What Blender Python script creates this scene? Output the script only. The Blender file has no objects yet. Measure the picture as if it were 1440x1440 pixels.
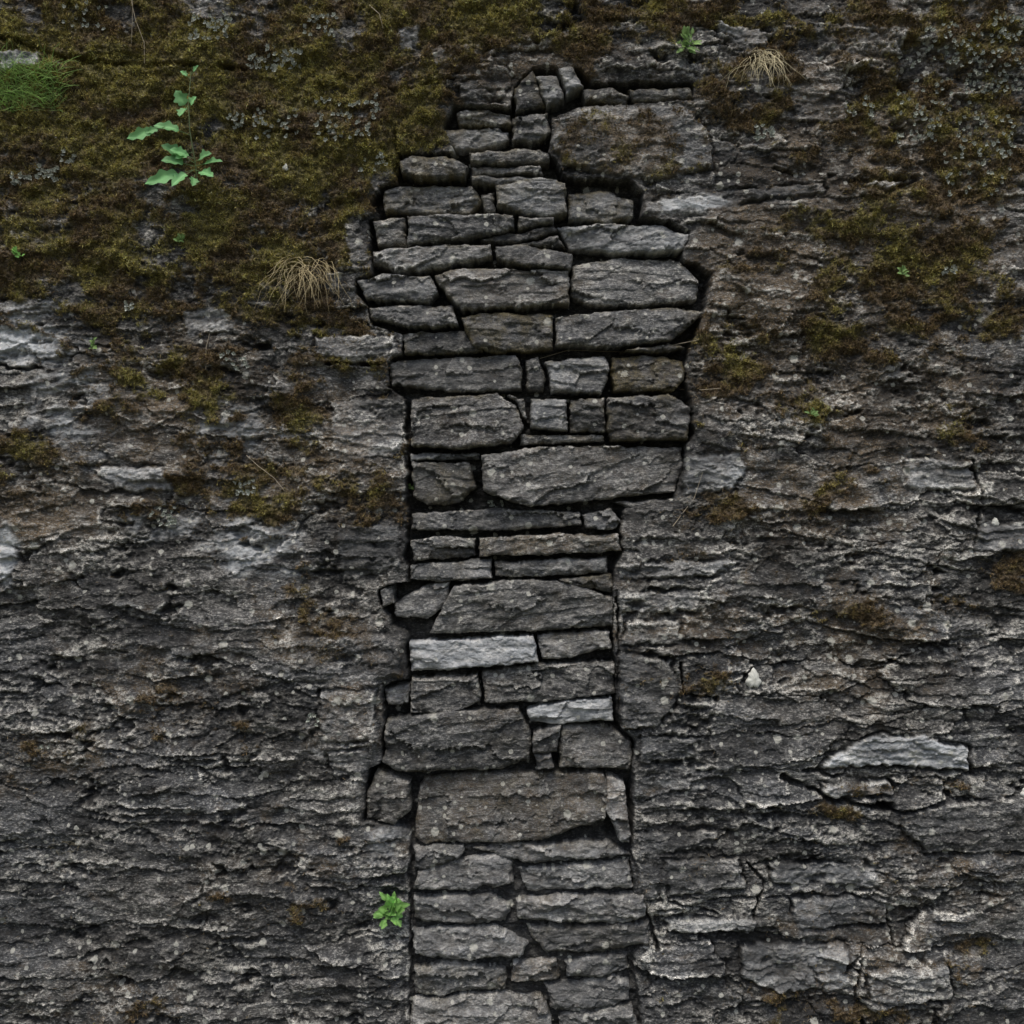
import bpy, math, time, numpy as np
from mathutils import Vector
T0=time.time()
def tick(s): print("T %.1f %s"%(time.time()-T0,s))
rng=np.random.default_rng(7)
S=400.0
f4=np.float32
def PX(p): return (np.asarray(p,dtype=float)-720)/S
def PZ(p): return 2.2+(720-np.asarray(p,dtype=float))/S
# ---------------------------------------------------------------- noise
TB=np.random.default_rng(99); PT=TB.permutation(4096).astype(np.int32); PT2=TB.integers(0,1<<30,4096).astype(np.int32)
ang=np.linspace(0,2*np.pi,64,endpoint=False); GX=np.cos(ang).astype(f4); GY=np.sin(ang).astype(f4)
def hsh(ix,iy,seed):
    return PT2[(PT[(ix+seed*57)&4095]+iy*7+seed)&4095]
def perlin(x,y,seed=0):
    x=np.asarray(x,f4);y=np.asarray(y,f4)
    ix=np.floor(x); iy=np.floor(y); fx=x-ix; fy=y-iy; ix=ix.astype(np.int32); iy=iy.astype(np.int32)
    u=fx*fx*(3-2*fx); v=fy*fy*(3-2*fy)
    p0=PT[(ix+seed*57)&4095]; p1=PT[(ix+1+seed*57)&4095]; iy=iy*7+seed
    def g(p,o,dx,dy):
        h=PT2[(p+iy+o)&4095]&63
        return GX[h]*(fx-dx)+GY[h]*(fy-dy)
    a=g(p0,0,0,0);b=g(p1,0,1,0);c=g(p0,7,0,1);d=g(p1,7,1,1)
    a+=(b-a)*u; c+=(d-c)*u
    return (a+(c-a)*v)*f4(1.5)
def fbm(x,y,o=4,seed=0,gain=.5,ridge=False):
    s=0;a=1;t=0
    for i in range(o):
        n=perlin(x,y,seed+i*17)
        if ridge: n=1-2*np.abs(n)
        s=s+f4(a)*n; t+=a; a*=gain
        x,y=(x*1.8-y*.85)+3.1,(x*.85+y*1.8)-1.7
    return s/f4(t)
def fbmA(x,y,o=4,seed=0,gain=.5,ridge=False):
    s=0;a=1;t=0
    for i in range(o):
        n=perlin(x+i*5.3,y-i*3.7,seed+i*17)
        if ridge: n=1-2*np.abs(n)
        s=s+f4(a)*n; t+=a; a*=gain; x=x*2.03; y=y*2.03
    return s/f4(t)
def voro(x,y,seed=0):
    x=x.astype(f4);y=y.astype(f4)
    fx=np.floor(x); fy=np.floor(y); ix=fx.astype(np.int32); iy=fy.astype(np.int32)
    F1=np.full(x.shape,9.,f4);F2=np.full(x.shape,9.,f4);ID=np.zeros(x.shape,np.int32)
    DX=np.zeros(x.shape,f4);DY=np.zeros(x.shape,f4)
    for dx in(-1,0,1):
        for dy in(-1,0,1):
            h=hsh(ix+dx,iy+dy,seed)
            ex=x-(fx+f4(dx+.1)+f4(.8/1023)*(h&1023)); ey=y-(fy+f4(dy+.1)+f4(.8/1023)*((h>>10)&1023)); d=np.sqrt(ex*ex+ey*ey)
            n=d<F1
            F2=np.where(n,F1,np.minimum(F2,d)); F1=np.where(n,d,F1)
            ID=np.where(n,h,ID);DX=np.where(n,ex,DX);DY=np.where(n,ey,DY)
    return F1,F2,((ID>>4)&4095)/f4(4095.),((ID>>16)&4095)/f4(4095.),DX,DY
def ss(a,b,x):
    t=np.clip((x-a)/(b-a),0,1); return t*t*(3-2*t)
def blur(A,r):
    for ax in (0,1):
        P=np.pad(A,[(r+1,r) if i==ax else (0,0) for i in range(2)],mode='edge'); c=np.cumsum(P,axis=ax,dtype=np.float64)
        A=((c[2*r+1:]-c[:-2*r-1]) if ax==0 else (c[:,2*r+1:]-c[:,:-2*r-1]))/(2*r+1)
    return A.astype(f4)
def segd(x,z,P,closed):
    d=np.full(x.shape,9.,f4); ins=np.zeros(x.shape,bool); n=len(P)
    for i in range(n if closed else n-1):
        ax,az=P[i]; bx,bz=P[(i+1)%n]; ex,ez=bx-ax,bz-az
        t=np.clip(((x-ax)*ex+(z-az)*ez)/(ex*ex+ez*ez),0,1)
        d=np.minimum(d,np.hypot(x-ax-t*ex,z-az-t*ez))
        if closed:
            c=((az>z)!=(bz>z))
            if abs(ez)>1e-9: ins^=c&(x<ax+(z-az)*ex/ez)
    return np.where(ins,d,-d) if closed else d
def sdf(x,z,poly): return segd(x,z,[(float(PX(a)),float(PZ(b))) for a,b in poly],True)
def polyd(x,z,pts): return segd(x,z,[(float(PX(a)),float(PZ(b))) for a,b in pts],False)
# ---------------------------------------------------------------- layout (wall-face measurements)
VOID=[(752,92),(722,120),(718,150),(640,148),(622,175),(640,212),(560,216),(558,255),(535,260),(520,285),(533,300),(518,310),(520,345),(524,385),(500,392),(500,412),(515,430),(520,455),(565,470),(565,498),(545,508),(545,545),(572,562),(569,600),(573,640),(570,690),(572,740),(568,780),(573,818),(548,822),(532,830),(533,850),(548,868),(548,880),(573,892),(571,925),(574,955),(538,962),(540,1000),(536,1072),(520,1080),(512,1120),(512,1155),(555,1162),(577,1168),(573,1230),(579,1300),(574,1380),(576,1460),(576,1600),
(905,1600),(902,1420),(890,1340),(915,1325),(910,1270),(892,1255),(888,1200),(890,1090),(893,1045),(868,1018),(866,930),(862,880),(862,810),(878,775),(870,750),(880,715),(950,700),(964,650),(964,628),(975,610),(972,560),(962,540),(966,500),(990,440),(1000,385),(985,372),(960,365),(970,325),(940,310),(902,304),(905,270),(885,252),(800,250),(790,235),(772,215),(778,165),(820,150),(880,148),(975,142),(975,120),(830,115),(818,95)]
ST=[
([(722,124),(750,98),(768,150),(724,156)],.1,.2,0),
([(753,108),(783,105),(793,142),(768,151)],.5,.1,0),([(785,98),(806,95),(820,122),(797,135)],.6,.1,0),
([(640,154),(690,152),(718,158),(718,174),(645,174)],.1,.3,0),([(624,180),(690,176),(716,179),(716,195),(680,206),(640,208),(625,200)],.3,.2,0),
([(720,162),(770,157),(775,185),(755,200),(722,197)],.15,.1,0),([(818,125),(860,121),(885,136),(880,147),(820,142)],.1,.3,0),
([(882,128),(930,126),(972,122),(975,140),(892,143)],.1,.2,0),([(660,214),(745,206),(775,213),(772,228),(700,229),(660,226)],.15,.1,0),
([(562,225),(580,218),(640,222),(658,235),(655,248),(610,252),(565,245)],.1,.3,0),([(662,231),(760,231),(765,244),(665,244)],.1,.1,0),
([(660,247),(750,247),(790,251),(700,259),(662,257)],.2,.1,0),([(538,265),(560,257),(665,258),(677,283),(660,299),(540,298)],.25,.3,0),
([(698,262),(760,250),(795,257),(797,300),(765,306),(735,300),(698,290)],.3,.2,0),([(800,268),(860,264),(892,280),(892,303),(860,313),(800,308)],.3,.3,0),
([(676,272),(696,266),(697,298),(680,296)],.1,0,0),
([(522,310),(570,304),(571,342),(530,345)],.05,.1,0),([(573,305),(640,302),(722,303),(724,322),(660,335),(575,345)],.15,.0,0),
([(675,337),(700,328),(725,327),(782,316),(785,325),(730,341)],.05,0,0),([(727,306),(780,307),(778,314),(728,322)],.2,0,0),
([(782,318),(850,312),(935,317),(970,331),(962,352),(880,356),(800,349)],.6,.0,0),
([(720,344),(785,329),(798,350),(760,345)],.1,0,0),
([(524,352),(600,346),(690,344),(694,361),(620,378),(560,383),(525,370)],.2,.1,0),([(695,347),(740,344),(805,357),(804,379),(740,376),(699,366)],.15,.1,0),
([(805,369),(870,360),(955,363),(985,393),(981,421),(900,430),(830,429),(803,415)],.1,.1,0),([(502,395),(540,386),(605,389),(618,410),(602,426),(515,421)],.3,.1,0),
([(609,388),(650,378),(800,380),(801,426),(745,432),(650,437),(630,418)],.2,.1,.6),([(517,432),(560,429),(640,431),(643,459),(580,461),(520,447)],.15,0,0),
([(648,446),(700,439),(778,442),(778,490),(700,498),(663,487)],.15,.35,.3),([(780,445),(850,437),(945,432),(988,439),(965,463),(940,480),(860,489),(782,487)],.1,.1,0),
([(567,470),(620,463),(655,465),(680,492),(620,498),(568,497)],.1,.1,0),([(870,495),(940,483),(964,490),(940,496)],.1,.3,0),
([(546,507),(600,502),(725,498),(736,520),(734,547),(660,551),(548,541)],.3,0,.2),([(738,505),(758,500),(768,530),(766,549),(742,549)],.15,0,0),([(767,508),(852,499),(859,520),(846,553),(777,553)],.25,.1,0),
([(861,503),(920,498),(960,508),(962,535),(950,551),(862,549)],.1,.4,.5),([(578,560),(700,553),(726,570),(739,603),(720,622),(640,631),(578,627)],.05,.1,.2),
([(712,556),(738,560),(742,590),(736,588),(727,566)],.1,0,0),
([(746,561),(798,560),(797,607),(745,602)],.45,0,0),([(802,562),(851,558),(852,607),(802,608)],.15,.1,.2),([(855,560),(940,555),(971,575),(968,620),(860,619),(854,606)],.15,.15,.3),
([(730,611),(850,611),(850,621),(732,624)],.1,.1,0),([(677,640),(760,629),(961,627),(961,660),(950,691),(860,702),(740,713),(680,690)],.15,.1,.3),
([(578,650),(660,650),(671,685),(640,708),(600,712),(580,697)],.2,.25,.3),([(578,637),(675,636),(673,646),(578,647)],.5,0,0),
([(577,722),(700,715),(815,720),(818,739),(700,747),(578,745)],.15,.1,0),([(818,724),(860,714),(876,735),(860,746),(823,742)],.3,.1,0),([(862,706),(945,702),(930,710),(880,714)],.1,.1,0),
([(576,760),(620,753),(669,757),(668,782),(580,790)],.1,.1,0),([(673,757),(760,751),(870,751),(875,775),(760,780),(675,783)],.1,.2,1.),
([(575,795),(690,786),(691,812),(620,819),(576,816)],.2,.1,0),([(695,790),(855,784),(857,806),(760,812),(696,812)],.3,.1,.2),([(785,815),(860,808),(861,832),(805,826)],.1,.2,0),
([(550,850),(600,822),(632,819),(631,848),(600,871),(555,867)],.25,0,0),([(636,825),(740,814),(798,817),(860,838),(863,881),(760,887),(603,891),(618,862)],.15,.1,0),([(535,828),(553,822),(556,846),(538,855)],.1,0,0),
([(576,903),(750,894),(758,930),(680,938),(577,943)],.9,0,0),([(756,893),(858,887),(861,912),(800,926),(763,927)],.3,.2,.3),
([(678,945),(760,935),(863,930),(865,976),(760,988),(680,990)],.1,0,0),([(578,955),(672,949),(675,988),(640,1003),(577,1003)],.1,.1,0),([(538,968),(575,962),(573,990),(545,993)],.35,0,.4),
([(740,1000),(800,985),(860,982),(863,1013),(780,1019),(745,1015)],.9,0,0),([(543,1012),(640,1000),(730,998),(748,1030),(745,1070),(700,1084),(560,1086),(538,1072)],.05,.1,.0),
([(750,1030),(790,1020),(783,1056),(748,1060)],.2,0,.3),([(750,1063),(775,1060),(781,1080),(755,1085)],.4,0,.9),([(790,1022),(850,1020),(890,1045),(889,1083),(785,1081)],.15,.1,.3),
([(595,1095),(700,1088),(850,1088),(858,1120),(850,1152),(760,1182),(600,1190),(582,1180),(586,1120)],.1,.15,.8),([(853,1092),(878,1100),(887,1186),(872,1182),(852,1140)],.3,0,1.1),([(515,1120),(530,1080),(578,1100),(578,1140),(555,1160),(515,1152)],.1,.1,.2),
([(582,1193),(650,1188),(648,1210),(600,1222),(582,1220)],.3,.1,.1),([(588,1226),(620,1215),(718,1195),(724,1245),(640,1253),(582,1250)],.35,0,.3),
([(655,1192),(730,1187),(860,1186),(886,1202),(760,1214),(724,1210)],.35,.1,.3),([(726,1222),(800,1216),(886,1208),(890,1248),(740,1256)],.35,0,.2),
([(582,1262),(690,1257),(718,1275),(712,1299),(600,1297),(582,1290)],.35,0,.3),([(724,1264),(800,1259),(905,1256),(909,1290),(860,1299),(728,1294)],.3,.1,.3),
([(580,1305),(700,1303),(742,1325),(735,1343),(640,1347),(582,1340)],.35,0,.3),([(742,1303),(860,1301),(913,1296),(910,1326),(850,1339),(770,1341),(748,1325)],.3,.1,.2),
([(582,1360),(640,1351),(712,1362),(710,1391),(620,1402),(582,1400)],.25,.2,.3),([(720,1353),(780,1350),(790,1375),(760,1382),(720,1378)],.2,.1,1.2),
([(795,1352),(885,1341),(887,1364),(830,1376),(795,1373)],.35,0,0),([(765,1386),(860,1373),(884,1378),(885,1406),(820,1426),(775,1416)],.35,0,.2),
([(578,1406),(700,1397),(762,1400),(779,1440),(700,1462),(580,1460)],.25,.1,.3),([(785,1430),(890,1412),(900,1452),(790,1466)],.25,0,.2),
([(580,1470),(690,1466),(694,1500),(582,1504)],.2,0,.1),([(700,1470),(890,1466),(894,1505),(702,1508)],.2,0,.1),([(580,1512),(790,1512),(790,1556),(580,1560)],.2,0,.1),([(798,1514),(898,1512),(900,1590),(800,1594)],.2,0,.1),([(580,1566),(790,1562),(790,1596),(582,1598)],.2,0,.1),
]
EM=[
([(778,168),(830,149),(960,150),(998,180),(1004,238),(930,256),(870,249),(800,236),(772,205)],.010,.012,.12,.5,.5),
([(906,284),(960,272),(1010,268),(1160,256),(1160,276),(1060,284),(1010,300),(960,306),(903,303)],.004,.02,.2,.1,.5),
([(915,282),(960,276),(1015,274),(1035,286),(1005,298),(935,300)],.004,.0,1.1,.0,.7),
([(870,915),(945,925),(955,985),(925,1020),(872,1030)],.008,.02,.15,.2,.7),
([(450,970),(530,965),(535,1040),(455,1045)],.006,.02,.1,.2,.3),([(455,1052),(520,1050),(520,1085),(470,1100)],.0,.03,.1,0,.4),
([(1190,1048),(1215,1032),(1290,1030),(1362,1050),(1360,1070),(1365,1085),(1250,1077),(1190,1080),(1150,1082),(1160,1066)],.016,.03,1.2,0,.4),
([(962,640),(1040,635),(1050,660),(1030,690),(957,700)],.004,.010,.6,0,.4),
([(1150,1100),(1250,1095),(1260,1118),(1160,1125)],.012,.03,.3,.4,.3),
([(1262,1140),(1340,1125),(1470,1112),(1470,1195),(1300,1200),(1268,1168)],.02,.02,.05,0,.6),
([(120,655),(230,655),(245,690),(180,695)],.010,.015,.4,0,.3),
([(870,790),(1050,785),(1000,812),(865,815)],.012,.02,.25,.1,.2),
([(440,470),(558,470),(563,498),(500,508),(440,500)],.010,.02,.15,.0,.5),
([(890,1170),(1010,1165),(1005,1197),(900,1200)],.008,.02,.1,0,.6),([(895,1210),(930,1215),(925,1265),(895,1265)],.008,.02,.1,0,.5),
([(930,1290),(1065,1290),(1060,1315),(940,1312)],.015,.02,.45,0,.5),([(60,1130),(130,1135),(125,1180),(70,1175)],.006,.008,.0,0,.7),
([(0,72),(60,75),(60,98),(0,105)],.008,.015,.6,.1,.6),([(556,40),(592,38),(592,75),(560,73)],-.004,.006,.4,.1,.5),
([(1195,257),(1290,250),(1250,272)],.010,.03,.3,0,.4),([(320,1320),(440,1330),(430,1352),(340,1352)],.008,.008,.0,0,.6),
([(880,870),(955,868),(960,905),(872,908)],.01,.02,.15,.1,.4),([(870,830),(980,828),(985,860),(868,865)],.01,.02,.2,.1,.3),
([(900,1030),(990,1035),(985,1070),(898,1075)],.008,.015,.15,.1,.4),([(930,1205),(1040,1205),(1050,1250),(940,1260)],.01,.02,.2,.1,.5),
([(1080,1210),(1240,1215),(1235,1250),(1085,1245)],.01,.02,.3,.1,.3),([(1110,1260),(1250,1262),(1255,1300),(1120,1310)],.01,.02,.2,.1,.5),
([(1040,1330),(1190,1325),(1200,1390),(1100,1400),(1045,1380)],.012,.015,.4,.2,.3),([(1215,1360),(1330,1350),(1340,1400),(1220,1420)],.01,.02,.15,.2,.5),
([(390,895),(540,890),(568,900),(568,955),(400,960)],.008,.008,.1,.3,.3),([(470,740),(562,735),(565,800),(480,820)],.006,.006,.2,.1,.3),
([(600,60),(700,70),(690,110),(610,100)],.006,.01,.1,.6,.2),([(1000,30),(1090,45),(1080,75),(1010,60)],.012,.015,.3,.2,.4),
([(1140,30),(1280,40),(1270,80),(1150,75)],.006,.01,.1,.4,.3),([(640,115),(715,112),(712,140),(645,145)],.006,.01,.1,.3,.3),
([(460,560),(568,555),(567,640),(470,650)],.004,.004,.2,.05,.4),([(1370,740),(1480,730),(1480,775),(1375,775)],.015,.02,.3,.1,.5),
([(1270,640),(1370,650),(1375,690),(1280,690)],.006,.015,.35,.1,.3),([(1110,120),(1190,118),(1195,170),(1115,175)],.004,.006,.1,.2,.4),
([(480,310),(520,310),(522,370),(490,375)],.0,.015,.1,0,.5),([(255,435),(320,430),(325,465),(260,475)],.000,.004,.5,.1,.4),
]
CR=[([(0,55),(100,85),(200,93),(345,100)],.045,.010),([(557,185),(558,250)],.05,.004),([(955,930),(960,975),(1010,982)],.04,.005),
([(1370,650),(1385,700),(1375,760)],.04,.005),([(1210,1350),(1200,1410),(1215,1440)],.05,.006),([(1250,1285),(1256,1330)],.05,.005),([(905,1270),(925,1335)],.05,.007),
([(868,830),(869,1030)],.05,.004),([(1100,1090),(1180,1128),(1260,1138)],.05,.008),([(440,1045),(450,970)],.04,.006),([(572,560),(572,740)],.05,.005),
([(0,515),(110,525)],.03,.005),([(460,510),(548,512)],.06,.005),([(940,1265),(1010,1285)],.03,.005),([(640,112),(560,130),(530,118)],.03,.004),([(1000,385),(985,440)],.05,.008),
([(890,1090),(888,1200),(905,1270)],.05,.005),([(577,1160),(577,1440)],.06,.004),([(840,30),(1000,40),(1100,85)],.025,.004),([(1050,1215),(1075,1240),(1060,1290)],.03,.005),([(1190,1370),(1215,1330)],.03,.005),
([(370,185),(480,190)],.03,.006),([(1230,1130),(1252,1133)],.07,.012),([(1130,1080),(1180,1092)],.05,.008)]
MB=[(150,140,330,170,1.3),(420,150,210,190,1.15),(100,320,280,140,1.0),(360,330,190,140,.95),(150,430,180,70,.74),(260,520,150,120,.76),(440,470,110,90,.76),(640,20,260,70,1.1),(600,170,60,80,1.05),
(880,30,200,50,.85),(1300,40,240,70,.88),(1060,120,120,90,.72),(880,200,80,50,.6),(1320,190,180,150,.86),(1280,380,160,130,.90),(1120,330,90,70,.6),(1030,500,80,120,.74),(1200,470,100,70,.75),
(350,690,160,65,.78),(60,650,100,55,.74),(510,680,70,65,.76),(420,600,70,60,.66),(1180,680,90,40,.62),(1020,720,80,28,.78),(1000,780,60,15,.5),(1190,860,100,26,.62),(1000,960,50,30,.62),(1420,800,50,40,.68),(1350,860,90,30,.5),
(90,1060,120,50,.45),(250,980,120,60,.45),(450,880,80,50,.62),(960,1215,50,20,.6),(1190,1140,50,15,.75),(1310,1105,50,12,.55),(1290,1230,60,30,.46),(1150,1400,130,50,.55),(1350,1350,100,40,.45),(930,1370,40,40,.45),(1370,600,90,60,.52),(480,330,60,60,.6),(760,30,60,60,.65),(1400,430,80,70,.72),(1120,560,90,60,.54),(380,1260,100,40,.40),(200,1420,120,30,.45)]
PB=[(40,480,90,60,.85),(80,600,90,70,.6),(330,600,120,60,.65),(350,770,90,55,.75),(410,800,60,25,.6),(250,740,150,40,.55),(10,780,20,50,1.1),(280,450,60,25,.5),(110,540,100,30,.65),(540,1180,50,40,.6),(1290,640,50,20,.5),(460,1060,100,80,.3),(1240,520,60,50,.4),(1010,1100,140,40,.35),(500,1220,70,60,.35),(1400,740,30,30,.5),(330,680,60,40,.45),(1350,60,90,60,.5),(700,90,80,40,.2),(930,430,60,18,.45),(1050,400,100,80,.25),(520,520,60,20,.4),(250,900,150,50,.3),(1100,1330,150,50,.3),(180,860,80,40,.35)]
BB=[(1080,420,170,200,.9),(1250,560,200,120,.8),(880,200,90,50,.9),(1250,250,250,250,.8),(60,700,150,100,.7),(260,560,200,150,.7),(450,650,120,120,.7),(700,90,200,60,.8),(1000,880,160,60,.6),(1200,900,160,120,.6),(1200,1350,200,90,.5),(400,1200,200,80,.4),(500,1000,60,60,.6),(150,1400,150,60,.4),(1320,1250,150,80,.45),(1150,700,200,120,.6),(230,960,150,90,.5),(80,1070,120,60,.5),(450,880,120,60,.6)]
def blobs(px,py,L,k):
    m=np.zeros(px.shape,f4)
    for cx,cy,rx,ry,s in L: m=np.maximum(m,s*np.exp(-k*(((px-cx)/rx)**2+((py-cy)/ry)**2)))
    return m
# ---------------------------------------------------------------- wall face
def axis(a,b,lo,hi,st):
    mid=np.arange(lo,hi,st); L=[];s=st;v=lo
    while v>a: s=min(s*1.25,.045); v-=s; L.append(max(v,a))
    R=[];s=st;v=mid[-1]
    while v<b: s=min(s*1.25,.045); v+=s; R.append(min(v,b))
    return np.array(L[::-1]+list(mid)+R,dtype=f4)
XS=axis(-6,6,-1.84,1.84,.0035); ZS=axis(-.1,5.6,.37,4.03,.0035)
X,Z=np.meshgrid(XS,ZS)
PXX=720+X*S; PYY=720-(Z-2.2)*S
n7=fbm(X*6,Z*8,6,31,.70)
pb=blobs(PXX,PYY,PB,1.); mraw=blobs(PXX,PYY,MB,.75); brz=blobs(PXX,PYY,BB,1.)
out_=np.clip(np.maximum(np.abs(X)-1.85,Z-4.05)/.3,0,1); mraw=np.maximum(mraw,out_*ss(1.2,4.5,Z)*.8)
moss=ss(.0,.25,mraw-.53+1.35*n7)
w1=fbm(X*2.2,Z*2.2,3,1); w2=fbm(X*2.5+7,Z*2.5,3,2); w3=fbm(X*20,Z*22,4,3,.62); w4=fbm(X*20+4,Z*22,4,4,.62)
wx=X+.06*w1+.042*w3; wz=Z+.040*w2+.016*w4
H=.06*fbm(X*.9,Z*1.1,2,5)+.042*fbm(X*3.2,Z*5.0,4,6,.56)
F1,F2,ra,rb,dx,dy=voro(wx*2.7,wz*8.5,11)
jv=ss(-.0,.5,w2+.45*ss(.3,1,X)*ss(2.6,1.6,Z)+.2*ss(1.6,.6,Z)-.12)
H+=(.3+.7*jv)*((ra-.5)*.036+.018*(rb-.5)*dx-.010*dy)
H-=jv*.013*(1-ss(.0,.05+.05*w3,F2-F1))
G1,G2,ga,gb,gx,gy=voro(wx*6.5+3,wz*19,13)
H+=(ga-.5)*.015+(gb-.5)*.014*gx-.006*gy
def ledge(f,seed,amp,x=X,z=None,lo=.5):
    z=wz if z is None else z
    t=z*f+.10*f*x*.3*np.sin(seed)+.6*fbm(x*2.5,z*5,3,seed); fl=np.floor(t); fr=t-fl
    a=ss(lo,.9,.5+.8*perlin(x*4.0+fl*3.3,fl*1.7+z*.5,seed+5))
    return amp*a*(1-fr)**1.2
sw=ss(-.1,.35,w1)*.7+.3
H+=sw*(ledge(10,21,.028)+ledge(28,22,.012))
rock=.022*fbmA(X*9,Z*20,6,24,.65)
grain=fbm(X*40,Z*50,3,25,.7)
crag=fbm(X*13,Z*18,4,34,.6,True)
lumps=fbm(X*8,Z*8,3,26)
flatc=np.maximum(ss(.60,.64,ra)*ss(.02,.12,F2-F1),.8*ss(.70,.74,ga)*ss(.02,.10,G2-G1))
H+=rock*(1-.3*flatc)+.010*lumps+.008*grain*(1-.6*flatc)+.009*crag*(1-.6*flatc)
H-=.034*(1-flatc)*ss(.18,.5,fbm(X*7+3,Z*11,4,35,.6))
gr=ss(-.3,.2,w2-w1*.5)*(1-.7*flatc)
H+=gr*.0050*fbm(X*90,Z*90,1,28)
Hs=blur(H,5)
mk=np.clip(moss,0,1)
clump=fbm(X*22,Z*26,4,71,.6)
H=H+(Hs-H)*mk*.5+mk*(.012+.030*clump+.006*perlin(X*95,Z*95,30))
pale=np.clip(pb*1.2*ss(-.15,.3,fbm(X*10,Z*18,5,33,.70)+pb-.48),0,1)
wob=.006*w3; wob2=.006*w4
flatm=np.zeros_like(X)
for k,(P,up,cd,pa,mo,fl) in enumerate(EM):
    a=np.array(P); xi=np.where((XS>PX(a[:,0].min()-14))&(XS<PX(a[:,0].max()+14)))[0]; zi=np.where((ZS>PZ(a[:,1].max()+14))&(ZS<PZ(a[:,1].min()-14)))[0]
    if len(xi)<3 or len(zi)<3: continue
    sl=(slice(zi[0],zi[-1]+1),slice(xi[0],xi[-1]+1))
    x_,z_=X[sl],Z[sl]
    d=sdf(x_+4*wob[sl],z_+3*wob2[sl],P); i=ss(0,.014,d)
    fb=H[sl]*(1-fl)+fl*(H[sl].mean()+.5*rock[sl]+.005*grain[sl]+.01*lumps[sl]+ledge(34,23+k,.010,x_,wz[sl],.4))
    H[sl]=H[sl]*(1-i)+i*(fb+up)-cd*np.exp(-(np.minimum(d,0)/.007)**2)*(1-i)*(.0+1.*ss(-.25,.3,lumps[sl]))
    pale[sl]=pale[sl]*(1-i)+i*pa*np.clip(.8+.6*fbmA(x_*6,z_*40,4,50+k),0,1)
    moss[sl]=moss[sl]*(1-i)+i*mo*1.6*ss(.0,.35,fbm(x_*12,z_*12,5,60+k,.68)+mo-.35)
    flatm[sl]=np.maximum(flatm[sl],i*fl)
for P,dep,w in CR:
    a=np.array(P); xi=np.where((XS>PX(a[:,0].min()-20))&(XS<PX(a[:,0].max()+20)))[0]; zi=np.where((ZS>PZ(a[:,1].max()+20))&(ZS<PZ(a[:,1].min()-20)))[0]
    if len(xi)<3 or len(zi)<3: continue
    sl=(slice(zi[0],zi[-1]+1),slice(xi[0],xi[-1]+1))
    d=polyd(X[sl]+3*wob[sl],Z[sl]+3*wob2[sl],P)
    H[sl]-=dep*np.exp(-(d/(w*(1+.9*w3[sl])))**4)*ss(-.5,.1,lumps[sl])
dv=sdf(X+2.4*wob,Z+2.4*wob2,VOID)
low=1-ss(PZ(1195),PZ(1165),Z)
inside=ss(-.001,.006,dv)
edge=ss(-.035,-.0,dv)*(1-inside)
H=H*(1-.45*edge)
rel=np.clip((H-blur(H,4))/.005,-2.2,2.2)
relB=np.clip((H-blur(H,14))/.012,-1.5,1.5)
dep=(.10+.05*fbm(X*8,Z*12,3,45))*(1-low)+low*(.034+.028*fbm(X*14,Z*22,4,46))
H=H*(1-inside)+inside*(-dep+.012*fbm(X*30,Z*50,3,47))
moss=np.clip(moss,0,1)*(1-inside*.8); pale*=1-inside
flatA=np.maximum(flatm,flatc)
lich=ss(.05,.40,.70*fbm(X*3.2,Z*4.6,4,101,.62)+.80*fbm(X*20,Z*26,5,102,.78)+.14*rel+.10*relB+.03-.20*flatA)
brown=np.clip(ss(-.1,.5,brz-.30+.9*fbm(X*9,Z*11,5,103,.68)),0,1)*(1-inside)
darkv=ss(-.05,.30,fbm(X*2.6+5,Z*4.0,5,104,.65))
med=fbm(X*13,Z*30,5,106,.72)*(1-.2*flatc)
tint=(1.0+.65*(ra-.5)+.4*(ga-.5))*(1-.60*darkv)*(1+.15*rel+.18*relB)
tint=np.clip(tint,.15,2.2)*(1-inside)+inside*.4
tint=tint*(1-.6*np.clip(pale,0,1))+.6*np.clip(pale,0,1)
tick("fields")
Y=-H
Y[0,:]=.34;Y[-1,:]=.34;Y[:,0]=.34;Y[:,-1]=.34
def gridmesh(name,X,Y,Z,attrs,mat,keep=None,smooth=True):
    nz,nx=X.shape; idx=np.arange(nx*nz,dtype=np.int32).reshape(nz,nx)
    q=np.stack([idx[:-1,:-1],idx[:-1,1:],idx[1:,1:],idx[1:,:-1]],-1).reshape(-1,4)
    co=np.stack([X,Y,Z],-1).reshape(-1,3)
    at={k:v.reshape(-1,4) for k,v in attrs.items()}
    if keep is not None:
        kf=keep.reshape(-1)[q].all(1); q=q[kf]; used=np.unique(q); mp=np.zeros(nx*nz,int); mp[used]=np.arange(len(used)); q=mp[q]; co=co[used]; at={k:v[used] for k,v in at.items()}
    return rawmesh(name,co,q,at,mat,smooth)
def rawmesh(name,co,q,at,mat,smooth=True):
    n=q.shape[1]
    me=bpy.data.meshes.new(name); me.vertices.add(len(co)); me.vertices.foreach_set("co",co.astype(f4).ravel())
    me.loops.add(q.size); me.loops.foreach_set("vertex_index",q.astype(np.int32).ravel())
    me.polygons.add(len(q)); me.polygons.foreach_set("loop_start",np.arange(0,q.size,n,dtype=np.int32)); me.polygons.foreach_set("loop_total",np.full(len(q),n,dtype=np.int32))
    me.polygons.foreach_set("use_smooth",np.full(len(q),smooth,dtype=bool))
    me.update(calc_edges=True)
    for k,v in at.items():
        a=me.color_attributes.new(k,'FLOAT_COLOR','POINT'); a.data.foreach_set("color",v.astype(f4).ravel())
    me.materials.append(mat); ob=bpy.data.objects.new(name,me); bpy.context.collection.objects.link(ob); return ob
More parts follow.
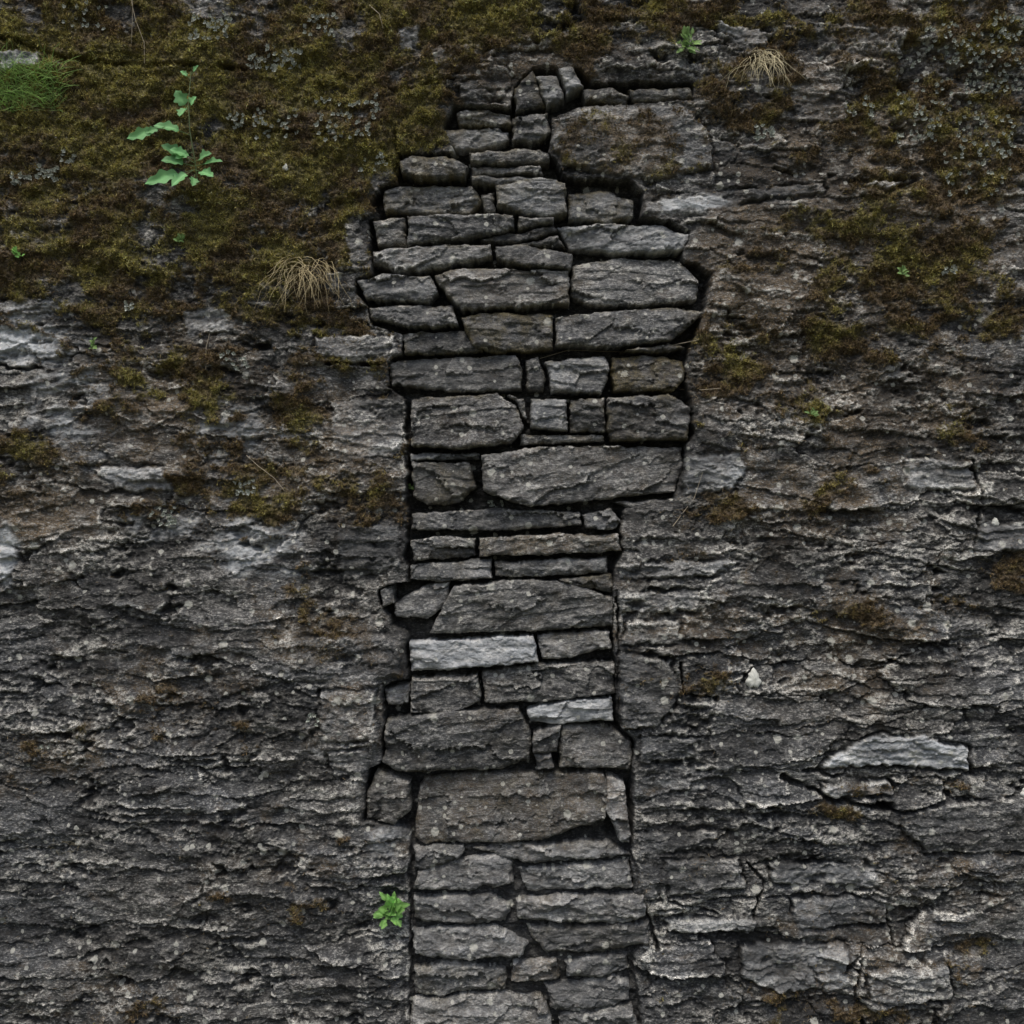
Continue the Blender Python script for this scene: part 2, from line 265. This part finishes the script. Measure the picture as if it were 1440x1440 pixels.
# ---------------------------------------------------------------- materials
class NB:
    def __init__(s,name):
        s.m=bpy.data.materials.new(name); s.m.use_nodes=True; s.t=s.m.node_tree; s.t.nodes.clear()
    def n(s,ty,**k):
        nd=s.t.nodes.new(ty)
        for a,b in k.items(): setattr(nd,a,b)
        return nd
    def l(s,a,b): s.t.links.new(a,b)
    def noise(s,vec,sc,det=4,ro=.5,dist=0):
        nd=s.n('ShaderNodeTexNoise'); nd.inputs['Scale'].default_value=sc; nd.inputs['Detail'].default_value=det; nd.inputs['Roughness'].default_value=ro; nd.inputs['Distortion'].default_value=dist; s.l(vec,nd.inputs['Vector']); return nd.outputs['Fac']
    def mapv(s,vec,sc,loc=(0,0,0),rot=(0,0,0)):
        nd=s.n('ShaderNodeMapping'); nd.inputs['Scale'].default_value=sc; nd.inputs['Location'].default_value=loc; nd.inputs['Rotation'].default_value=rot; s.l(vec,nd.inputs['Vector']); return nd.outputs[0]
    def rng(s,v,a,b,c=0,d=1):
        nd=s.n('ShaderNodeMapRange'); nd.interpolation_type='SMOOTHSTEP'
        for i,x in zip(range(1,5),(a,b,c,d)): nd.inputs[i].default_value=x
        s.l(v,nd.inputs[0]); return nd.outputs[0]
    def math(s,op,a,b=None):
        nd=s.n('ShaderNodeMath',operation=op)
        for i,x in enumerate((a,b)):
            if x is None: continue
            if isinstance(x,(int,float)): nd.inputs[i].default_value=x
            else: s.l(x,nd.inputs[i])
        return nd.outputs[0]
    def mix(s,f,a,b,bl='MIX'):
        nd=s.n('ShaderNodeMix',data_type='RGBA',blend_type=bl)
        for i,x in ((0,f),(6,a),(7,b)):
            if isinstance(x,(int,float)): nd.inputs[i].default_value=x
            elif isinstance(x,tuple): nd.inputs[i].default_value=(*x,1)
            else: s.l(x,nd.inputs[i])
        return nd.outputs[2]
    def ramp(s,v,st):
        nd=s.n('ShaderNodeValToRGB'); cr=nd.color_ramp
        while len(cr.elements)<len(st): cr.elements.new(.5)
        for e,(p,c) in zip(cr.elements,st): e.position=p; e.color=(*c,1)
        s.l(v,nd.inputs[0]); return nd.outputs[0]
    def bump(s,h,st,dist,nrm=None):
        nd=s.n('ShaderNodeBump'); nd.inputs['Strength'].default_value=st; nd.inputs['Distance'].default_value=dist; s.l(h,nd.inputs['Height'])
        if nrm: s.l(nrm,nd.inputs['Normal'])
        return nd.outputs[0]
    def out(s,col,ro=.9,nrm=None,spec=.25,trans=0):
        p=s.n('ShaderNodeBsdfPrincipled'); o=s.n('ShaderNodeOutputMaterial'); s.l(p.outputs[0],o.inputs[0])
        if isinstance(col,tuple): p.inputs['Base Color'].default_value=(*col,1)
        else: s.l(col,p.inputs['Base Color'])
        if isinstance(ro,(int,float)): p.inputs['Roughness'].default_value=ro
        else: s.l(ro,p.inputs['Roughness'])
        p.inputs['Specular IOR Level'].default_value=spec
        if nrm: s.l(nrm,p.inputs['Normal'])
        return s.m
def rockmat():
    b=NB("slate_rock"); tc=b.n('ShaderNodeTexCoord').outputs['Object']
    at=b.n('ShaderNodeAttribute',attribute_name='masks'); sp=b.n('ShaderNodeSeparateColor'); b.l(at.outputs['Color'],sp.inputs[0])
    mo,pa,br=sp.outputs[0],sp.outputs[1],sp.outputs[2]; tint=at.outputs['Alpha']
    a2=b.n('ShaderNodeAttribute',attribute_name='masks2'); sp2=b.n('ShaderNodeSeparateColor'); b.l(a2.outputs['Color'],sp2.inputs[0])
    li,gn,bl,med=sp2.outputs[0],sp2.outputs[1],sp2.outputs[2],a2.outputs['Alpha']
    st=b.mapv(tc,(1,1,2.2))
    fin=b.noise(st,85,3,.78); sp1=b.noise(tc,240,1,.7)
    base=b.ramp(med,[(.2,(.046,.045,.043)),(.45,(.108,.106,.100)),(.6,(.19,.186,.174)),(.85,(.37,.362,.335))])
    base=b.mix(b.math('MULTIPLY',bl,.75),base,b.mix(.6,base,(.080,.093,.110)))
    base=b.mix(b.rng(fin,.37,.6),b.mix(.78,base,(.016,.016,.015)),base)
    base=b.mix(b.math('MULTIPLY',b.rng(fin,.54,.65),.6),base,(.46,.45,.41))
    brm=b.math('MULTIPLY',br,b.rng(fin,.66,.42,.2,.9))
    base=b.mix(brm,base,b.ramp(sp1,[(.35,(.034,.023,.013)),(.65,(.20,.148,.085))]))
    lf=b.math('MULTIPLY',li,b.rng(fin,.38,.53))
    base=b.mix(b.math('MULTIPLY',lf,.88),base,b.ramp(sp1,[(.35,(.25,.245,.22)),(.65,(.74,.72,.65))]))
    pn=b.math('MULTIPLY',pa,b.rng(fin,.28,.50,.42,1))
    base=b.mix(pn,base,b.ramp(med,[(.2,(.30,.325,.34)),(.5,(.54,.565,.575)),(.8,(.80,.81,.79))]))
    base=b.mix(1,base,tint,'MULTIPLY')
    for sc,th,loc,pr in((15,.24,(0,0,0),.87),(34,.30,(4,4,4),.84)):
        v=b.n('ShaderNodeTexVoronoi',voronoi_dimensions='2D'); v.inputs['Scale'].default_value=sc; b.l(b.mapv(tc,(1,1,1),loc,(math.pi/2,0,0)),v.inputs['Vector'])
        wn=b.n('ShaderNodeSeparateColor'); b.l(v.outputs['Color'],wn.inputs[0])
        dd=b.math('ADD',v.outputs['Distance'],b.math('MULTIPLY',b.math('SUBTRACT',fin,.5),.45))
        dot=b.math('MULTIPLY',b.math('LESS_THAN',dd,b.math('MULTIPLY',wn.outputs[1],th)),b.math('GREATER_THAN',wn.outputs[0],pr))
        base=b.mix(b.math('MULTIPLY',dot,.7),base,(.60,.60,.53))
    mc=b.mix(gn,b.ramp(sp1,[(.3,(.024,.016,.008)),(.5,(.088,.062,.031)),(.7,(.21,.155,.085))]),b.ramp(sp1,[(.3,(.030,.027,.009)),(.5,(.130,.112,.033)),(.72,(.33,.29,.09))]))
    base=b.mix(b.math('MULTIPLY',mo,b.rng(fin,.30,.50,.30,1)),base,mc)
    h=b.math('ADD',b.math('MULTIPLY',fin,.65),b.math('MULTIPLY',sp1,.35))
    return b.out(base,b.rng(fin,.35,.65,.55,.9),b.bump(h,1.,.011),.45)
ROCK=rockmat()
def attrmat(name,ro=.8,spec=.25,tr_=.3):
    b=NB(name); at=b.n('ShaderNodeAttribute',attribute_name='masks')
    p=b.n('ShaderNodeBsdfPrincipled'); p.inputs['Roughness'].default_value=ro; p.inputs['Specular IOR Level'].default_value=spec; b.l(at.outputs['Color'],p.inputs['Base Color'])
    o=b.n('ShaderNodeOutputMaterial')
    if tr_>0:
        tr=b.n('ShaderNodeBsdfTranslucent'); b.l(at.outputs['Color'],tr.inputs[0]); mx=b.n('ShaderNodeMixShader'); mx.inputs[0].default_value=tr_; b.l(p.outputs[0],mx.inputs[1]); b.l(tr.outputs[0],mx.inputs[2]); b.l(mx.outputs[0],o.inputs[0])
    else: b.l(p.outputs[0],o.inputs[0])
    return b.m
MOSS=attrmat("moss_fibres",.9,.1,0); LEAF=attrmat("green_leaf",.55,.4); DRY=attrmat("dry_stem",.8,.2,0)
colr=fbm(X*5,Z*6,5,72,.68)
green=np.clip(ss(-.25,.32,1.15*colr+.5*(mraw-.80)),0,1)*(1-.5*ss(2.6,2.0,Z))
blue=ss(-.15,.35,fbm(X*2+3,Z*3,3,105)+.3*ss(2.4,1.2,Z)-.1)
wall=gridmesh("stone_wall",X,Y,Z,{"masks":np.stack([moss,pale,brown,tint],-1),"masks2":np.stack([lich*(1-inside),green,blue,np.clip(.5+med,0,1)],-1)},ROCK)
tick("wall")
# ---------------------------------------------------------------- infill stones
g=.0034
for k,(P,pa,mo,br) in enumerate(ST):
    a=np.array(P,float); x0,x1=PX(a[:,0].min()-8),PX(a[:,0].max()+8); z0,z1=PZ(a[:,1].max()+8),PZ(a[:,1].min()-8)
    x,z=np.meshgrid(np.arange(x0,x1,g),np.arange(z0,z1,g))
    lowst=a[:,1].mean()>1186; upst=a[:,1].mean()<640
    ja=.014 if not lowst else .019
    jx=ja*fbm(x*15,z*15,4,200+k,.64); jz=ja*.8*fbm(x*15+9,z*15,4,300+k,.64)
    d=sdf(x+jx,z+jz,P)+.0008
    gz,gx_=np.gradient(d,g)
    gl=np.hypot(gx_,gz)+1e-6
    wdt=min(x1-x0,z1-z0)
    r=min(.019 if not lowst else .023,wdt*.26)*(1+.9*fbm(x*14,z*14,3,400+k))
    t=np.clip(d/r,0,1)
    prof=(1-np.sqrt(np.clip(1-(1-t)**2,0,1)))*r*1.25
    cx,cz=(x0+x1)/2,(z0+z1)/2
    up=rng.uniform(-.022,.026) if not lowst else rng.uniform(-.004,.020)
    tx,tz=rng.uniform(-.08,.08),rng.uniform(-.22,.14)
    ux=x+k*3.7+.02*fbm(x*5,z*5,2,99); uz=z+k*1.3
    sk=rng.uniform(-.15,.15); uzz=uz+sk*x
    jg=fbm(x*30,z*36,3,555+k,.65)
    f1,f2,va,vb,vx,vy=voro(ux*6+.25*jg,uzz*13+.3*jg,600+k)
    hh=up+tx*(x-cx)+tz*(z-cz)+(va-.5)*.014+.024*(vb-.5)*vx-.006*vy
    base_n=fbmA(ux*8,uzz*16,5,700+k,.62)
    ru=rng.uniform(.6,1.05) if not lowst else 1.05
    hh+=.024*base_n*ru+.007*jg*ru+.005*ru*fbm(x*12+k,z*18,3,760+k,.6,True)
    tt=uzz*30+.5*fbm(x*4,z*4,3,900+k); fl=np.floor(tt); fr=tt-fl
    hh+=rng.uniform(.3,1.)*.011*ss(.45,.85,.5+.8*perlin(x*5+fl*3.3,fl*1.7,950+k))*(1-fr)
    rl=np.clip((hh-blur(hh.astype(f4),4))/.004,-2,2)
    hh=hh-prof
    out=d<0
    xx=np.where(out,x-d*gx_/gl**2,x); zz=np.where(out,z-d*gz/gl**2,z)
    yy=np.where(out,.11 if not lowst else .07,-hh)
    eg=1-ss(0,.022,d)
    mo_=mo+(.26*eg if upst else .10*eg)
    m=np.clip(mo_*ss(.35,.8,.5+.95*fbm(x*14,z*14,5,1000+k,.70)+mo_*.5-.12)*1.4,0,1)
    p=np.clip(pa*(.75+.8*fbmA(ux*6,uzz*22,5,1100+k,.65)),0,1)
    if pa>=.7: p=np.clip(p*1.1+.1,0,1)
    b_=np.clip(br*(.55+1.3*fbm(x*10,z*10,4,1200+k,.65))+.5*ss(0,.5,fbm(x*7,z*9,4,1250+k,.65))*(1 if pa<.7 else 0),0,1)
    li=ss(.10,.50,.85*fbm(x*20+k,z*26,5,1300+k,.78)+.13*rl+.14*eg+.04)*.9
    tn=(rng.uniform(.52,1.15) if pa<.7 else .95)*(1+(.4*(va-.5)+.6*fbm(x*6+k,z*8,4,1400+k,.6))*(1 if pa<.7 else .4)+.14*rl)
    o_=np.ones_like(x)
    md=.5+fbmA(ux*12,uzz*34,5,1500+k,.72)
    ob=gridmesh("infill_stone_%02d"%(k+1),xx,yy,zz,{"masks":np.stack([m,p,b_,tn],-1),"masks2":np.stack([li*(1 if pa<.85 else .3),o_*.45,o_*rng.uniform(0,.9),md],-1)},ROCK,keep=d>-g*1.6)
    ob.parent=wall
tick("stones")
def box(name,a,b,mat):
    x0,y0,z0=a;x1,y1,z1=b
    co=np.array([(x0,y0,z0),(x1,y0,z0),(x1,y1,z0),(x0,y1,z0),(x0,y0,z1),(x1,y0,z1),(x1,y1,z1),(x0,y1,z1)],float)
    q=np.array([(0,3,2,1),(4,5,6,7),(0,1,5,4),(1,2,6,5),(2,3,7,6),(3,0,4,7)])
    return rawmesh(name,co,q,{"masks":np.tile([.3,0,0,1.],(8,1)),"masks2":np.tile([.3,.3,.3,.5],(8,1))},mat,False)
co_=box("core",(-6,.345,-.1),(6,1.1,5.6),ROCK); co_.parent=wall
def blades(name,C,D,L,W,col,mat):
    n=len(C); r=rng.normal(size=(n,3)); side=np.cross(D,r); side/=np.linalg.norm(side,axis=1)[:,None]+1e-9
    a=C-side*W[:,None]; b=C+side*W[:,None]; c=C+D*L[:,None]
    co=np.stack([a,b,c],1).reshape(-1,3); q=np.arange(3*n).reshape(n,3)
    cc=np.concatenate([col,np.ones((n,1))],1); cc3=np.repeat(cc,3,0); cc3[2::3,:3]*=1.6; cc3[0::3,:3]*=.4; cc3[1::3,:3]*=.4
    return rawmesh(name,co,q,{"masks":cc3},mat,False)
inb=(np.abs(X)<1.84)&(Z>.37)&(Z<4.03)
dens=np.where(inb,np.clip(moss,0,1)**1.3*(.12+ss(-.25,.25,clump))*(1-inside),0)
def pick(dens,N):
    c=np.cumsum(dens.ravel(),dtype=np.float64); return np.minimum(np.searchsorted(c,rng.random(N)*c[-1]),c.size-1)
N=90000
ii=pick(dens,N)
base=np.stack([X.ravel()[ii],Y.ravel()[ii],Z.ravel()[ii]],-1)+rng.normal(size=(N,3))*.002
g_=np.clip(green.ravel()[ii]+rng.normal(size=N)*.15,0,1)
c0=np.array([.19,.135,.072]); c1=np.array([.325,.285,.082]); c2=np.array([.60,.56,.20])
col=c0+(c1-c0)*g_[:,None]; f=(rng.random(N)**3)[:,None]*g_[:,None]; col=col+(c2-col)*f
col*=(rng.uniform(.3,1.3,N)*np.clip(1+1.5*clump.ravel()[ii],.25,1.9))[:,None]
rep=4
C=np.repeat(base,rep,0)+rng.normal(size=(N*rep,3))*.0018
D=rng.normal(size=(N*rep,3))*.65+np.array([0,-.9,.35]); D/=np.linalg.norm(D,axis=1)[:,None]
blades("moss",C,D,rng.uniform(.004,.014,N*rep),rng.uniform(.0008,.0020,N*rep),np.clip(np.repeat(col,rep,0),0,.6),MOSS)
tick("moss")
def surf(px,py):
    x=float(PX(px));z=float(PZ(py)); i=min(max(np.searchsorted(XS,x),0),len(XS)-1); j=min(max(np.searchsorted(ZS,z),0),len(ZS)-1)
    return Vector((x,float(Y[j,i]),z))
class MB_:
    def __init__(s): s.v=[];s.f=[];s.c=[]
    def tube(s,pts,r0,r1,col,n=5):
        pts=[Vector(p) for p in pts]; st=len(s.v)
        for i,p in enumerate(pts):
            t=(pts[min(i+1,len(pts)-1)]-pts[max(i-1,0)]).normalized(); u=t.cross(Vector((.3,.9,.2))).normalized(); w=t.cross(u); r=r0+(r1-r0)*i/(len(pts)-1)
            for k in range(n):
                a=2*math.pi*k/n; s.v.append(p+u*math.cos(a)*r+w*math.sin(a)*r); s.c.append(col)
        for i in range(len(pts)-1):
            for k in range(n):
                a=st+i*n+k;b=st+i*n+(k+1)%n; s.f.append((a,b,b+n,a+n))
    def leaf(s,p,d,nrm,L,W,col,lobe=0.,curl=.3,nu=9,nv=4):
        d=Vector(d).normalized(); nrm=Vector(nrm); side=d.cross(nrm).normalized(); nn=side.cross(d).normalized(); st=len(s.v)
        for i in range(nu+1):
            t=i/nu; w=W*math.sin(math.pi*min(t**.75,1))**.8*(1+lobe*math.sin(t*17)) if 0<t<1 else W*.03
            for j in range(nv+1):
                q=(j/nv-.5)*2
                pos=Vector(p)+d*(L*t)+side*(w*q*.5)+nn*(abs(q)*w*.22-curl*L*t*t+.02*L*math.sin(t*9+q*2))
                s.v.append(pos); k=1.0+(.25 if abs(q)<.1 else 0)-.15*abs(q); s.c.append(tuple(c*k for c in col))
        for i in range(nu):
            for j in range(nv):
                a=st+i*(nv+1)+j; s.f.append((a,a+1,a+nv+2,a+nv+1))
    def make(s,name,mat):
        return rawmesh(name,np.array([tuple(v) for v in s.v]),np.array(s.f),{"masks":np.array([(*c,1) for c in s.c])},mat,True)
R=lambda a,b: float(rng.uniform(a,b))
def green_(): 
    k=R(.8,1.35); return (.23*k,.50*k,.20*k)
m=MB_(); b0=surf(283,268)
def off(px,py,o): v=surf(px,py); return Vector((v.x,b0.y-o,v.z))
stem=[b0+Vector((0,.01,0)),off(284,235,.05),off(280,200,.075),off(279,165,.085),off(283,120,.09)]
m.tube(stem,.003,.0012,(.26,.32,.16))
for (x0,y0,o0,x1,y1,o1,W) in [(281,205,.07,245,195,.12,.035),(250,198,.11,208,213,.13,.034),(250,200,.11,228,206,.13,.022),(280,175,.08,266,152,.10,.042),(279,165,.08,272,182,.12,.033),(279,170,.08,288,158,.10,.028),(283,240,.05,250,222,.09,.036),(283,245,.05,252,240,.10,.042),(283,250,.05,232,268,.10,.040),(283,250,.05,262,270,.10,.036),
    (284,240,.05,305,232,.09,.036),(284,245,.05,320,243,.10,.03),(284,250,.05,310,262,.10,.036),(283,255,.04,285,272,.08,.028),(282,130,.09,272,122,.1,.016),(283,125,.09,292,115,.1,.014),(284,235,.05,262,228,.1,.032),(283,225,.05,266,236,.09,.032)]:
    p=off(x0,y0,o0); q=off(x1,y1,o1); v=q-p; mid=p+v*.4
    m.tube([p,mid],.0012,.001,(.22,.34,.14),4); m.leaf(mid,v,(R(-.5,.5),-1,.35+R(-.4,.5)),v.length*.78,W*1.1,green_(),.25,R(.05,.3),14,6)
m.make("wild_seedling_plant",LEAF)
def rosette(name,px,py,rad,n,W,colf,mat=LEAF,oc=.05):
    m=MB_(); b=surf(px,py)
    for i in range(n):
        a=R(0,6.28); rr=rad*R(.25,1); e=b+Vector((math.cos(a)*rr,-R(.02,oc),math.sin(a)*rr)); s=b+(e-b)*R(.45,.65)
        m.tube([b+Vector((0,.01,0)),b+(e-b)*.2+Vector((0,-.01,0)),s],.0012,.0009,colf(),4)
        m.leaf(s,(e-s)+Vector((R(-.02,.02),0,.01)),(R(-.5,.5),-1,.5),(e-s).length*R(.8,1.2),W*R(.6,1.2),colf(),.14,.25)
    return m.make(name,mat)
def bright():
    k=R(.5,1.35); return (.32*k,.62*k,.17*k)
def mid_(): 
    k=R(.7,1.3); return (.27*k,.42*k,.15*k)
rosette("leafy_weed",551,1277,.070,40,.030,bright,oc=.08)
rosette("leafy_weed",963,68,.058,30,.020,mid_,oc=.07)
rosette("leafy_weed",575,684,.02,8,.012,mid_)
rosette("leafy_weed",1140,582,.03,9,.010,mid_)
rosette("leafy_weed",1270,383,.03,12,.014,mid_)
rosette("leafy_weed",38,365,.03,8,.014,bright)
rosette("leafy_weed",260,342,.025,9,.014,mid_)
rosette("leafy_weed",137,488,.03,8,.012,mid_)
m=MB_()
def greyg():
    k=R(.5,1.35); return (.46*k,.49*k,.43*k)
spots=[(295,40,30,22),(490,170,45,30),(70,245,15,14),(35,255,12,10),(400,85,25,20),(230,725,18,12),(345,685,14,9),(1072,190,14,10),(390,175,30,14),(335,172,12,8),(330,508,20,6),(185,432,7,4),(1335,378,10,5),(440,1010,10,3),(100,225,10,5),(450,40,25,12),(1290,180,30,16),(1400,100,40,32),(1340,60,40,26),(1385,190,40,22),(60,1050,8,2),(690,715,18,6),(360,90,14,8),(525,230,20,6),(120,20,30,8),(1210,150,20,8),(1420,40,30,22),(1370,240,50,18),(1320,120,60,20)]
for cx,cy,sp,n in spots:
    for i in range(n*2):
        b=surf(cx+R(-1,1)*sp,cy+R(-1,1)*sp*.7)
        for j in range(7):
            a=j*.9+R(0,.5); d=Vector((math.cos(a),-R(.3,.9),math.sin(a)))
            m.leaf(b+Vector((0,-.007,0)),d,(0,-1,0),R(.006,.014),R(.005,.009),greyg(),0,-.3,3,2)
m.make("foliose_lichen",LEAF)
def tuft(name,px,py,n,L,col,spread,down=0.,wid=.0012,mat=DRY,sp0=10):
    m=MB_()
    for i in range(n):
        b=surf(px+R(-1,1)*sp0,py+R(-1,1)*sp0*.5); k=R(.5,1.3); c=tuple(x*k for x in col); l=L*R(.3,1.1)
        v=Vector((R(-1,1)*spread,-R(.2,.8),R(.1,1)*(1-down))).normalized(); pts=[b+Vector((0,.008,0))]; p=b.copy()
        for s in range(6):
            v=(v+Vector((R(-.45,.45),.02+R(-.1,.1),-.10-.3*down+R(-.2,.2)))).normalized(); p=p+v*l/6; pts.append(p.copy())
        m.tube(pts,wid,wid*.3,c,3)
    return m.make(name,mat)
tuft("grass_clump",25,130,620,.11,(.44,.66,.21),1.0,.0,.0012,LEAF,62)
tuft("dry_grass_tuft",1072,85,75,.17,(.66,.59,.38),.6,.8,.0012,DRY,20)
tuft("dry_grass_tuft",432,378,95,.20,(.56,.47,.27),.8,.8,.0010,DRY,30)
tuft("dry_grass_tuft",90,1190,14,.07,(.3,.26,.16),1,.4,.0008,DRY,20)
m=MB_()
for P in ([(186,0),(192,30),(203,60),(204,90)],[(190,0),(186,35),(184,60)],[(345,640),(362,655),(385,672),(400,690)],[(760,500),(800,488),(900,492),(980,480)],[(960,545),(985,550),(1010,548)],[(290,520),(292,490),(296,470)],[(945,740),(975,700),(985,665)],[(520,10),(535,25),(540,45)]):
    m.tube([surf(*p)+Vector((0,-.012,0)) for p in P],.0013,.0008,(.45,.39,.29),4)
m.make("dangling_roots",DRY)
N=40000
dens=np.where(inb,(.10+ss(.15,.6,mraw)+.6*brown)*(1-inside)*ss(-.2,.4,fbm(X*6,Z*6,3,81)),0); ii=pick(dens,N)
C=np.stack([X.ravel()[ii],Y.ravel()[ii],Z.ravel()[ii]],-1); D=rng.normal(size=(N,3))*np.array([1,.5,.8])+np.array([0,-.4,0]); D/=np.linalg.norm(D,axis=1)[:,None]
k=rng.uniform(.3,2.,N)[:,None]
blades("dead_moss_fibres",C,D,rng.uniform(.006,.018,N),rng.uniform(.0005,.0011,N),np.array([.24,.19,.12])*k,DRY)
m=MB_()
for cx,cy,rr in((1059,955,.030),(1437,1112,.020),(403,238,.012),(745,462,.010),(1405,735,.014)):
    b=surf(cx,cy); n=36; ph=R(0,6); st=len(m.v)
    i0=np.searchsorted(XS,b.x); j0=np.searchsorted(ZS,b.z); w_=max(2,int(rr/.0035)); yc=float(Y[j0-w_:j0+w_+1,i0-w_:i0+w_+1].min()) if i0<len(XS)-w_ else b.y
    for q,rad in ((0,.08),(1,.45),(2,.8),(3,1.)):
        for i in range(n):
            a=2*math.pi*i/n; r_=rr*rad*(1+.16*math.sin(a*3+ph)+.08*math.sin(a*7+ph)+R(-.05,.05))
            m.v.append(Vector((b.x+r_*math.cos(a)*.85,yc-(.003,.003,.001,-.016)[q]+R(-.001,.001),b.z+r_*math.sin(a)*1.1))); kk=R(.7,1.1); m.c.append(tuple(c*kk for c in (.74,.75,.68)))
    for i in range(n):
        for q in range(3):
            a=st+q*n+i;b2=st+q*n+(i+1)%n; m.f.append((a,a+n,b2+n,b2))
    fl_=[st+i for i in range(n)]
    for i in range(0,n//2-1): m.f.append((fl_[i],fl_[i+1],fl_[n-2-i],fl_[n-1-i]))
m.make("white_lichen",DRY)
# ---------------------------------------------------------------- ground
b=NB("ground_earth"); tc=b.n('ShaderNodeTexCoord').outputs['Object']
c=b.mix(b.rng(b.noise(tc,1.5,4,.6),.42,.6),b.ramp(b.noise(tc,30,4,.7),[(.3,(.06,.05,.035)),(.7,(.2,.18,.14))]),b.ramp(b.noise(tc,40,4,.7),[(.3,(.03,.045,.015)),(.7,(.12,.15,.05))]))
gm=b.out(c,.95,b.bump(b.noise(tc,25,4,.7),1,.03))
gs=np.concatenate([-np.geomspace(200,.3,40),np.linspace(-.2,.2,5),np.geomspace(.3,200,40)]); gX,gY=np.meshgrid(gs,gs)
gridmesh("ground",gX,gY,.03*fbm(gX,gY,3,90),{"masks":np.ones(gX.shape+(4,))},gm)
# ---------------------------------------------------------------- light, sky, camera
w=bpy.data.worlds.new("World"); bpy.context.scene.world=w; w.use_nodes=True; nt=w.node_tree
bg=nt.nodes["Background"]; sk=nt.nodes.new("ShaderNodeTexSky"); sk.sky_type='NISHITA'; sk.sun_disc=False
el=math.radians(63); az=math.radians(192)
sk.sun_elevation=el; sk.sun_rotation=az; sk.air_density=1.0; sk.dust_density=4; nt.links.new(sk.outputs[0],bg.inputs[0]); bg.inputs[1].default_value=.13
L=bpy.data.lights.new("sun",'SUN'); L.energy=1.5; L.angle=math.radians(14); L.color=(1,.95,.88); lo=bpy.data.objects.new("sun",L); bpy.context.collection.objects.link(lo)
dirv=Vector((math.sin(az)*math.cos(el),math.cos(az)*math.cos(el),math.sin(el)))
lo.rotation_euler=dirv.to_track_quat('Z','Y').to_euler(); lo.location=dirv*20
cam=bpy.data.cameras.new("camera"); co=bpy.data.objects.new("camera",cam); bpy.context.collection.objects.link(co)
co.location=(0,-4.5,2.2); co.rotation_euler=(math.radians(90),0,0); cam.sensor_width=36; cam.lens=36*4.5/3.6; cam.clip_end=1000
bpy.context.scene.camera=co
vs=bpy.context.scene.view_settings; vs.view_transform='Standard'; vs.look='None'; vs.exposure=0
tick("done")
